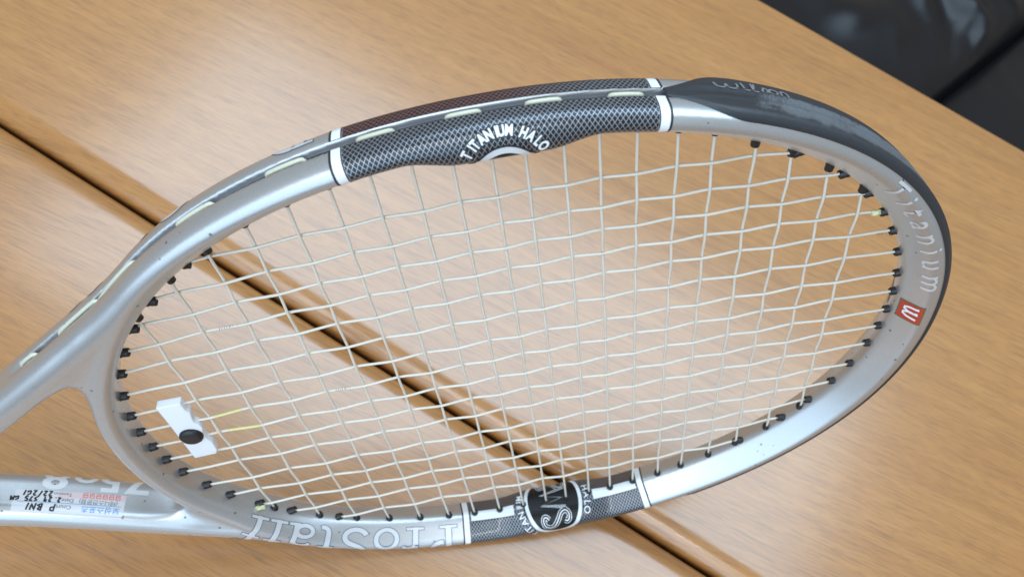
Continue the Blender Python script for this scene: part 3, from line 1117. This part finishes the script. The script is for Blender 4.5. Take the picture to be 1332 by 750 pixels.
def bumper():
    nu, nw = 260, 34
    us = np.linspace(UBM0, UBM1, nu + 1)
    H = half_per(us)
    vs, uvs = [], []
    for i, u in enumerate(us):
        e = min(u - UBM0, UBM1 - u)                          # distance from the nearer end
        h = H[i]
        mid = -h / 2                                         # outer middle
        k = float(sstep(e, 0, 26.0)) ** 0.7
        wf = 2.2 + 10.6 * k                                  # half reach towards the front
        wb = 2.2 + 11.4 * k
        ww = np.linspace(mid - wb, mid + wf, nw + 1)
        r = (ww - mid)
        tt = np.where(r > 0, r / wf, r / wb)
        th = 0.55 + 1.15 * float(sstep(e, 0, 18.0)) * (1 - np.abs(tt) ** 6)
        # three runners: swelling at either side of a shallow channel
        th = th - 0.55 * np.exp(-(np.abs(r) / 1.3) ** 2) * k + 0.40 * np.exp(-((np.abs(r) - 3.2) / 0.8) ** 2) * k
        th = th + 0.55 * np.exp(-((np.abs(r) - 9.2) / 2.0) ** 2) * k
        th = np.where(np.abs(tt) > 0.985, -0.3, th)
        P = on_hoop(np.full(nw + 1, u), ww, th)
        vs.append(P); uvs.append(np.c_[np.full(nw + 1, UBM1 - u if True else e), r])
    Vv = np.vstack(vs); k = nw + 1
    fs = [(i * k + j, i * k + j + 1, (i + 1) * k + j + 1, (i + 1) * k + j) for i in range(nu) for j in range(nw)]
    # end caps
    fs.append(tuple(range(k))); fs.append(tuple(nu * k + j for j in reversed(range(k))))
    me = mesh("bumper_guard", Vv, fs, True, np.vstack(uvs))
    o = link("bumper_guard", me, M['bumper'], FRAME, "scuffed blue-black rubber bumper guard round the head's tip")
    orient(o)
    return o


BUMP = bumper()


def bump_map(ustart, off, w0):
    def fn(x, y):
        u = ustart - x
        h = half_per(u)
        return on_hoop(u, -h / 2 - w0 - y, off)
    return fn


# embossed script on the back runner of the guard: stroke letters
def script_word(parent):
    arc = lambda cx, cy, rx, ry, a0, a1, n=10: [(cx + rx * math.cos(math.radians(a0 + (a1 - a0) * i / n)), cy + ry * math.sin(math.radians(a0 + (a1 - a0) * i / n))) for i in range(n + 1)]
    L = [arc(0.9, 1.4, .9, 1.4, 180, 360) + arc(2.7, 1.4, .9, 1.4, 180, 380),          # W
         [(4.4, 2.4), (4.5, 0.6)] + arc(4.9, 0.6, .4, .55, 180, 330),                  # i
         [(5.9, 0.6), (6.5, 2.6), (6.4, 3.6), (6.0, 3.0), (5.9, 0.9)] + arc(6.3, .6, .4, .55, 180, 330),   # l
         [(7.3, 0.5), (7.9, 2.0)] + arc(7.9, 1.2, .5, .7, 60, -90) + [(7.3, 0.5)],      # s
         arc(9.3, 1.2, .7, .75, 90, 450, 14),                                           # o
         [(10.5, 0.4), (10.6, 2.0)] + arc(11.1, 1.3, .55, .7, 160, 0) + [(11.7, 0.5)]]  # n
    for st in L:
        def fn(x, y): return bump_map(UBM1 - 17.0, 2.0, 2.4)(x, y)
        wrap("embossed_letter", stroke_mesh([(a * 2.3, b * 2.0) for a, b in st], 0.8), fn, M['greytxt'], parent, 1.0)


script_word(FRAME)


# ---- grommet strip in the bottom of the string groove
def strip():
    ua, ub = UBM1 - PER - 0.0, u_of(-128.0, True)
    for (a, b) in ((ua, ub), (PER - ub, UBM0)):
        def f(u, w, off):
            C, Nn = ring(u)
            return R3(C + Nn * (11.0 + off + 0.5 * np.cos(w * 1.2))[:, None], ZC + w)
        patch("grommet_strip", f, a, b, -2.15, 2.15, 120, 6, M['strip'], FRAME, 1.3)


strip()

# ------------------------------------------------------------------ strings
S_ = 88.0
XS = [-0.1413, -0.1221, -0.1046, -0.0881, -0.0717, -0.056, -0.0416, -0.0273, -0.0136, -0.0003, 0.0113, 0.0247, 0.037, 0.0502, 0.0646, 0.0778, 0.0933, 0.1078, 0.1239, 0.1402]
YS = [-0.1055, -0.0899, -0.0767, -0.0623, -0.0487, -0.0327, -0.0193, -0.0067, 0.0067, 0.0198, 0.0346, 0.0489, 0.0611, 0.073, 0.0849, 0.0983]
XS = [x * 1000 for x in XS]; YS = [y * 1000 for y in YS]
B0, B2 = -0.01163539, -0.01785278


def main_y(i, X):
    Xu = X / S_; yu = YS[i] / S_
    return (yu + B0 * Xu ** 2 + B2 * yu * Xu ** 2) * S_


def implicit(x, y):
    """>1 outside the inner curve (racket mm)"""
    return (abs((x - HC[0]) / HA) ** HP + abs((y - HC[1]) / HB) ** HP) ** (1 / HP)


def crossing(f, a, b):
    """bisection on parameter between inside a and outside b"""
    for _ in range(40):
        m_ = 0.5 * (a + b)
        if implicit(*f(m_)) < 1.0: a = m_
        else: b = m_
    return a


SR = 0.59       # string radius, mm
AMP = 0.60


def weave_path(pts_xy, cross_params, param_of, sign0, t0, t1, f):
    """sample the string with a smooth over/under displacement"""
    path = []
    N = max(60, int(abs(t1 - t0) / 2.2))
    cp = np.array(cross_params)
    for k in range(N + 1):
        t = t0 + (t1 - t0) * k / N
        # displacement interpolated between crossings
        j = np.searchsorted(cp, t)
        if j == 0:
            z = sign0[0] * AMP * max(0.0, 1 - (cp[0] - t) / 16.0) ** 1.2
        elif j == len(cp):
            z = sign0[-1] * AMP * max(0.0, 1 - (t - cp[-1]) / 16.0) ** 1.2
        else:
            s = (t - cp[j - 1]) / (cp[j] - cp[j - 1])
            z = AMP * (sign0[j - 1] * (1 - s) + sign0[j] * s)
            c = math.cos(math.pi * s)
            z = 0.55 * z + 0.45 * AMP * (sign0[j - 1] * (c * .5 + .5) + sign0[j] * (.5 - c * .5))
        x, y = f(t)
        path.append((x * .001, y * .001, z * .001))
    return path


ends = []     # (x, y, dirx, diry, kind)
main_int = {}
for i in range(16):
    f = lambda t, i=i: (t, main_y(i, t))
    a = crossing(f, 0.0, -200.0); b = crossing(f, 0.0, 200.0)
    cp, sg = [], []
    for j in range(20):
        if a + 1.5 < XS[j] < b - 1.5 and implicit(XS[j], main_y(i, XS[j])) < 0.995:
            cp.append(XS[j]); sg.append(1.0 if (i + 1 + j + 1) % 2 == 0 else -1.0)
    path = weave_path(None, cp, None, sg, a - 1.0, b + 1.0, f)
    v_, f_ = tube(path, SR * .001, 10)
    o = link("main_string", mesh("main_string", v_, f_), M['string'], RACKET)
    ends.append((*f(a), -1.0, (main_y(i, a) - main_y(i, a + 5)) / 5, 'm')); ends.append((*f(b), 1.0, (main_y(i, b) - main_y(i, b - 5)) / 5, 'm'))
cross_end = {}
for j in range(20):
    f = lambda t, j=j: (XS[j], t)
    a = crossing(f, 0.0, -160.0); b = crossing(f, 0.0, 160.0)
    # the halo swells inwards at the top; strings simply run into it
    cp, sg = [], []
    for i in range(16):
        y = main_y(i, XS[j])
        if a + 1.0 < y < b - 1.0:
            cp.append(y); sg.append(-1.0 if (i + 1 + j + 1) % 2 == 0 else 1.0)
    path = weave_path(None, cp, None, sg, a - 1.0, b + 1.0, f)
    v_, f_ = tube(path, SR * .001, 10)
    link("cross_string", mesh("cross_string", v_, f_), M['string'], RACKET)
    ends.append((*f(a), 0, -1.0, 'c')); ends.append((*f(b), 0, 1.0, 'c'))


# grommets: a collar on the inner face round each string end
def grommet_mesh():
    prof = [(2.25, -1.2), (2.25, 0.2), (2.05, 0.4), (2.0, 2.15), (1.85, 2.5), (1.3, 2.6), (1.0, 2.45), (0.93, 1.2)]
    seg = 14
    vs, fs = [], []
    for r, z in prof:
        for k in range(seg):
            a = 2 * math.pi * k / seg
            vs.append((r * math.cos(a) * .001, r * math.sin(a) * .001, z * .001))
    for i in range(len(prof) - 1):
        for k in range(seg):
            fs.append((i * seg + k, i * seg + (k + 1) % seg, (i + 1) * seg + (k + 1) % seg, (i + 1) * seg + k))
    fs.append(tuple((len(prof) - 1) * seg + k for k in range(seg)))
    return mesh("grommet", vs, fs, True)


GM = grommet_mesh(); GM.materials.append(M['grommet'])
for (x, y, dx, dy, kd) in ends:
    # direction into the string bed, mostly along the string but leaning to the tube's normal
    d = Vector((-dx, -dy, 0)).normalized()
    C_, N_, = None, None
    s_, u_, _d = nearest(np.array([[x - HC[0], y - HC[1]]]), CRV, NRM, ARC[:-1], True)
    cc, nn = ring(u_)
    nv = Vector((-nn[0, 0], -nn[0, 1], 0))
    lean = 0.62 if kd == 'm' else 0.75
    dd = (d * lean + nv * (1 - lean)).normalized()
    o = link("grommet", GM, None, FRAME)
    hs = 0.0
    o.location = (Vector((x, y, 0)) + nv * hs + nv * 0.1) * 0.001
    o.rotation_euler = dd.to_track_quat('Z', 'Y').to_euler()
    sc_ = 0.9 if kd == 'm' else 0.85
    if kd == 'c' and y > 0 and -95 < x < 84: sc_ = 0.7
    o.scale = (sc_, sc_, 0.28 if (kd == 'c' and y > 0 and -95 < x < 84) else 1.1 if (y > 20 and x > 60) else (1.15 if kd == 'm' and x > 60 else (1.3 if kd == 'm' and x < -120 else 0.75)))

# string loops lying in the groove between neighbouring holes
pairs = [('t', 0, 1), ('t', 2, 3), ('t', 4, 5), ('t', 6, 7), ('t', 8, 9), ('t', 10, 11), ('t', 12, 13), ('t', 14, 15)]
extra = [(-187.0, 2)]


def loop(ua, ub, n=26):
    path = []
    for k in range(n + 1):
        t = k / n
        u = ua + (ub - ua) * t
        C, Nn = ring([u])
        lift = 12.9 + 1.15 * math.sin(math.pi * t) ** 0.35 - 3.0 * (max(0, 0.06 - t) + max(0, t - 0.94)) / 0.06
        zz = ZC + 0.5 * math.sin(math.pi * t)
        p = R3(C + Nn * lift, zz)[0]
        path.append(p)
    v_, f_ = tube(path, 0.00088, 10)
    link("string_loop", mesh("string_loop", v_, f_), M['loop'], RACKET)


for top in (True, False):
    for (_, a, b) in pairs[:-1]:
        loop(u_of(XS[a] - HC[0] + 1.0, top), u_of(XS[b] - HC[0] - 1.0, top))
    if top:
        loop(u_of(-119.0, True), u_of(-146.0, True))


# the loops that run on down the shaft's groove (outside the bridge)
def loop_shaft(l0, l1, lower=False, n=22):
    path = []
    for k in range(n + 1):
        t = k / n; l = l0 + (l1 - l0) * t
        C = np.array([[np.interp(l, SHARC, SHL[:, 0]), np.interp(l, SHARC, SHL[:, 1])]])
        Nn = np.array([[np.interp(l, SHARC, SHN[:, 0]), np.interp(l, SHARC, SHN[:, 1])]])
        xy = C + Nn * (5.9 + 1.1 * math.sin(math.pi * t) ** 0.35 - 3.0 * (max(0, 0.08 - t) + max(0, t - 0.92)) / 0.08)
        if lower: xy[:, 1] *= -1
        path.append(R3(xy, ZC + 0.4)[0])
    v_, f_ = tube(path, 0.00088, 10)
    link("string_loop", mesh("string_loop", v_, f_), M['loop'], RACKET)


loop_shaft(24.0, 52.0); loop_shaft(66.0, 76.0)
loop_shaft(24.0, 52.0, True)


# strip under the shaft loops
def f3(l, w, off):
    C = np.c_[np.interp(l, SHARC, SHL[:, 0]), np.interp(l, SHARC, SHL[:, 1])]
    Nn = np.c_[np.interp(l, SHARC, SHN[:, 0]), np.interp(l, SHARC, SHN[:, 1])]
    return R3(C + Nn * (off + 0.5 * np.cos(w * 1.2))[:, None], ZC + w)


patch("grommet_strip", f3, 8.0, 80.0, -2.15, 2.15, 60, 6, M['strip'], FRAME, 5.1)


# knots
def knot(x, y, z, sx, seed):
    bm = bmesh.new()
    bmesh.ops.create_icosphere(bm, subdivisions=3, radius=1.0)
    for v in bm.verts:
        n_ = noise.noise(v.co * 1.7 + Vector((seed, 0, 0)))
        tw = 0.16 * math.sin(math.atan2(v.co.z, v.co.y) * 2 + v.co.x * 4)
        v.co = Vector((v.co.x * sx, v.co.y * 1.35, v.co.z * 1.35)) * (1 + 0.22 * n_ + tw) * 0.001
    me = bpy.data.meshes.new("tie_knot"); bm.to_mesh(me); bm.free()
    me.polygons.foreach_set("use_smooth", [True] * len(me.polygons))
    o = link("tie_knot", me, M['knot'], RACKET)
    o.location = (x * .001, y * .001, z * .001)
    return o


xk = crossing(lambda t: (t, main_y(12, t)), 0, 200)
knot(xk - 4.6, main_y(12, xk - 4.6), 0.3, 2.2, 1.0)
xk = crossing(lambda t: (t, main_y(2, t)), 0, -200)
k2 = knot(xk + 1.6, main_y(2, xk + 1.6) + 0.6, 2.6, 2.6, 5.0)


# yellow dyed lengths near the dampener, small printed marks on the strings
def sleeve(i, x0, x1, mat, rad=SR + 0.05):
    f = lambda t: (t, main_y(i, t))
    cp = [x for x in XS]; sg = [1.0 if (i + 1 + j + 1) % 2 == 0 else -1.0 for j in range(20)]
    path = [p for p in weave_path(None, cp, None, sg, x0, x1, f)]
    v_, f_ = tube(path, rad * .001, 10)
    link("dyed_length", mesh("dyed_length", v_, f_), M[mat], RACKET)


sleeve(8, -138.5, -126.5, 'dye'); sleeve(7, -137.5, -122.5, 'dye')


def string_print(i, x0, text, size=1.6):
    cp = [x for x in XS]; sg = [1.0 if (i + 1 + j + 1) % 2 == 0 else -1.0 for j in range(20)]
    me = text_mesh(text, size, 0.03, 0.2, 1.6)
    f = lambda t: (t, main_y(i, t))

    def fn(x, y):
        out = []
        for a, b in zip(x, y):
            X = x0 + a
            j = int(np.searchsorted(cp, X)); j = min(max(j, 1), 19)
            s = (X - cp[j - 1]) / (cp[j] - cp[j - 1])
            z = AMP * (sg[j - 1] * (1 - s) + sg[j] * s)
            ang = b / SR + 0.9
            out.append((X * .001, (main_y(i, X) + math.sin(ang) * (SR + .05)) * .001, (z + math.cos(ang) * (SR + .05)) * .001))
        return np.array(out)
    wrap("string_print", me, fn, M['ink'], RACKET, 0.5)


string_print(12, -112.0, "I/IIVI I", 1.7)
string_print(8, -81.0, "II/IVII", 1.7)
string_print(3, -91.0, "II/IVII", 1.7)
string_print(11, 152.0, "I/II", 1.2)

# ------------------------------------------------------------------ lower shaft: numerals and stringing label
def shaft_map(l0, w0, off, lower=True, sgn=1.0):
    """local x runs up the shaft towards the head; y towards the front centre"""
    def fn(x, y):
        return on_shaft(l0 + sgn * x, w0 - sgn * y * (1 if lower else 1), off, lower)
    return fn


STK = (122.0, 12.6)     # arclength along shaft, w of the label centre


def label_fn(off):
    def fn(x, y):
        # text is upside down in the picture: local +x towards the handle, +y away from the strings
        return on_shaft(STK[0] + x, STK[1] - y, off, True)
    return fn


STICKER = wrap("stringing_label", rect_mesh(-26.5, -5.4, 19.5, 5.4), label_fn(0.12), M['paper'], RACKET, 1.6,
               "white stringing shop label with handwriting on lower shaft")
wrap("pink_row", rect_mesh(-26.3, -5.2, 2.0, -2.2), label_fn(0.16), M['pink'], STICKER, 1.6)
wrap("blue_line", rect_mesh(-25.0, 0.55, 18.0, 0.78), label_fn(0.18), M['blue'], STICKER, 1.6)
for (txt, x, y, sz, mt) in (("보성스포츠", -16.5, 2.7, 3.6, 'blue'), ("(테니스전문점)", -15.0, -0.9, 2.7, 'greytxt'),
                            ("051-123", -16.5, -3.9, 3.4, 'redtxt'), ("Court", -1.0, 2.5, 2.6, 'greytxt'),
                            ("Date", -2.0, -0.9, 2.6, 'greytxt'), ("Tension", 0.5, -4.0, 2.4, 'greytxt')):
    if txt == "051-123":
        # blurred rose characters: three blocks of short strokes
        for k in range(6):
            me = stroke_mesh([(-24 + k * 2.8, -5.0), (-24 + k * 2.8 + 1.9, -5.0), (-24 + k * 2.8 + 1.9, -2.9), (-24 + k * 2.8 + 0.1, -2.9), (-24 + k * 2.8 + 0.1, -4.2), (-24 + k * 2.8 + 1.7, -4.0)], 0.55)
            wrap("label_print", me, label_fn(0.2), M['redtxt'], STICKER, 1.2)
        continue
    me = text_mesh(txt, sz, 0.02)
    wrap("label_print", me, (lambda x_, y_, x=x, y=y: label_fn(0.2)(x_ + x, y_ + y)), M[mt], STICKER, 1.0)


def scribble(x0, y0, word, h):
    """felt-pen handwriting: per letter strokes"""
    G = {'P': [[(0, 0), (.1, 1), (.6, .9), (.55, .5), (.1, .45)]], 'B': [[(0, 0), (.1, 1), (.6, .8), (.15, .5), (.7, .3), (0, 0)]],
         'N': [[(0, 0), (.1, 1), (.6, .1), (.7, 1)]], 'h': [[(0, 0), (.1, 1)], [(.05, .4), (.5, .6), (.5, 0)]],
         '2': [[(0, .8), (.3, 1), (.5, .7), (0, 0), (.6, .05)]], '5': [[(.6, 1), (.1, 1), (.1, .6), (.6, .4), (.4, 0), (0, .1)]],
         '7': [[(0, 1), (.6, 1), (.2, 0)]], '9': [[(.5, .7), (.1, .6), (.2, 1), (.5, .9), (.4, 0)]],
         'G': [[(.6, .9), (.1, .7), (.1, .1), (.6, .2), (.55, .5)]], 'M': [[(0, 0), (.1, 1), (.35, .4), (.6, 1), (.7, 0)]],
         '/': [[(0, 0), (.5, 1.2)]], '1': [[(.1, 0), (.3, 1)]], 'S': [[(.6, 1), (.1, .8), (.6, .4), (0, 0)]], '.': [[(.0, .0), (.15, .1)]], ' ': []}
    x = x0
    for ch in word:
        for st in G[ch]:
            pts = [(x + a * h * 0.85, y0 + b * h) for a, b in st]
            dens = []
            for p, q in zip(pts[:-1], pts[1:]):
                for k in range(3): dens.append((p[0] + (q[0] - p[0]) * k / 3, p[1] + (q[1] - p[1]) * k / 3))
            dens.append(pts[-1])
            wrap("handwriting", stroke_mesh(dens, 0.72), label_fn(0.22), M['ink'], STICKER, 0.8)
        x += h * 0.80


scribble(2.6, 1.4, "P BN1", 3.2)
scribble(1.0, -2.0, "2.29 S75 GM", 2.3)
scribble(5.0, -5.0, "22/2G1", 2.6)

# big numerals whose tops show over the shaft's edge
for (txt, l, sz) in (("7", 91.0, 19.0), ("5", 103.5, 19.0), ("o", 114.5, 17.0), ("8", 127.0, 20.0)):
    me = text_mesh(txt, sz, 0.5, 0, 1.0)
    wrap("lettering", me, (lambda x_, y_, l=l: on_shaft(l + x_ * 1.15, 26.0 - y_ * 0.9, 0.1, True)), M['pearl'], FRAME, 1.4)
# outlined letter at the left edge on the upper shaft
for grow, mt, off in ((0.25, 'navy', 0.12), (-0.1, 'white', 0.17)):
    me = text_mesh("d", 17.0, grow)
    wrap("lettering", me, (lambda x_, y_, off=off: on_shaft(114.0 - x_, 2.0 - y_, off, False)), M[mt], FRAME, 1.4)

# ------------------------------------------------------------------ handle with grip (outside the frame, carries the racket's shape on)
def oct_sweep(name, x0, x1, ry, rz, mat, parent, n=30, wrapd=False):
    vs, fs = [], []
    seg = 16
    for i in range(n + 1):
        x = x0 + (x1 - x0) * i / n
        for k in range(seg):
            a = 2 * math.pi * (k + .5) / seg
            m_ = 1.0 + (0.02 * math.sin(x * 0.25 * 2 * math.pi / 6 + a) if wrapd else 0)
            vs.append(R3([[x, ry * math.cos(a) * m_]], ZC + rz * math.sin(a) * m_)[0])
    for i in range(n):
        for k in range(seg):
            fs.append((i * seg + k, i * seg + (k + 1) % seg, (i + 1) * seg + (k + 1) % seg, (i + 1) * seg + k))
    fs.append(tuple(reversed(range(seg)))); fs.append(tuple(n * seg + k for k in range(seg)))
    o = link(name, mesh(name, vs, fs), mat, parent)
    orient(o)
    return o


HANDLE = oct_sweep("handle", -300, -345, 16, 13, M['silver'], RACKET, 8)
oct_sweep("grip", -340, -505, 16.5, 15, M['grip'], HANDLE, 120, True)
oct_sweep("butt_cap", -505, -513, 19, 17, M['black'], HANDLE, 4)

# ------------------------------------------------------------------ vibration dampener woven in the strings by the throat
DM = RM.copy()
DAMP = thing("vibration_dampener", "small white vibration dampener with black button, fitted on the strings near the throat", "vibration dampener", RM)
cor = [(-153.8, 24.6), (-143.2, 24.6), (-146.0, -15.0), (-156.0, -15.0)]


def damp_body():
    # outline with the nibs that grip the strings on its right side
    DX, DY = DAMP_C
    out = [(-5.2, 20.5), (5.2, 20.5), (5.4, 15.0), (6.5, 13.0), (5.6, 9.0), (5.2, 6.0), (6.6, 3.5), (6.9, 1.0), (5.6, -3.0), (5.5, -8), (6.6, -11), (6.2, -17.5), (5.0, -20.0), (-5.4, -20.5), (-5.2, -5), (-5.0, 8)]
    bm = bmesh.new()
    vs = [bm.verts.new(((DX + x) * .001, (DY + y) * .001, -0.0015)) for x, y in out]
    fc = bm.faces.new(vs)
    r = bmesh.ops.extrude_face_region(bm, geom=[fc])
    for v in r['geom']:
        if isinstance(v, bmesh.types.BMVert): v.co.z += 0.0042
    bmesh.ops.recalc_face_normals(bm, faces=bm.faces)
    bmesh.ops.bevel(bm, geom=list(bm.edges), offset=0.0006, segments=3, affect='EDGES', profile=0.6)
    me = bpy.data.meshes.new("body"); bm.to_mesh(me); bm.free()
    me.polygons.foreach_set("use_smooth", [True] * len(me.polygons))
    return me


DAMP_C = (-152.3, -0.8)
body = link("body", damp_body(), M['rubber_white'], DAMP)
prof = [(0.0, 3.9), (3.0, 3.8), (4.3, 3.5), (5.0, 2.8), (5.15, 2.0), (5.0, 1.4)]
vs, fs = [], []
seg = 40
for r, z in prof[1:]:
    for k in range(seg):
        a = 2 * math.pi * k / seg
        vs.append(((DAMP_C[0] + 0.5 + r * math.cos(a)) * .001, (DAMP_C[1] - 2.8 + r * math.sin(a)) * .001, (z + 1.0) * .001))
for i in range(len(prof) - 2):
    for k in range(seg):
        fs.append((i * seg + k, (i + 1) * seg + k, (i + 1) * seg + (k + 1) % seg, i * seg + (k + 1) % seg))
fs.append(tuple(range(seg)))
btn = link("button", mesh("button", vs, fs), M['grommet'], DAMP)
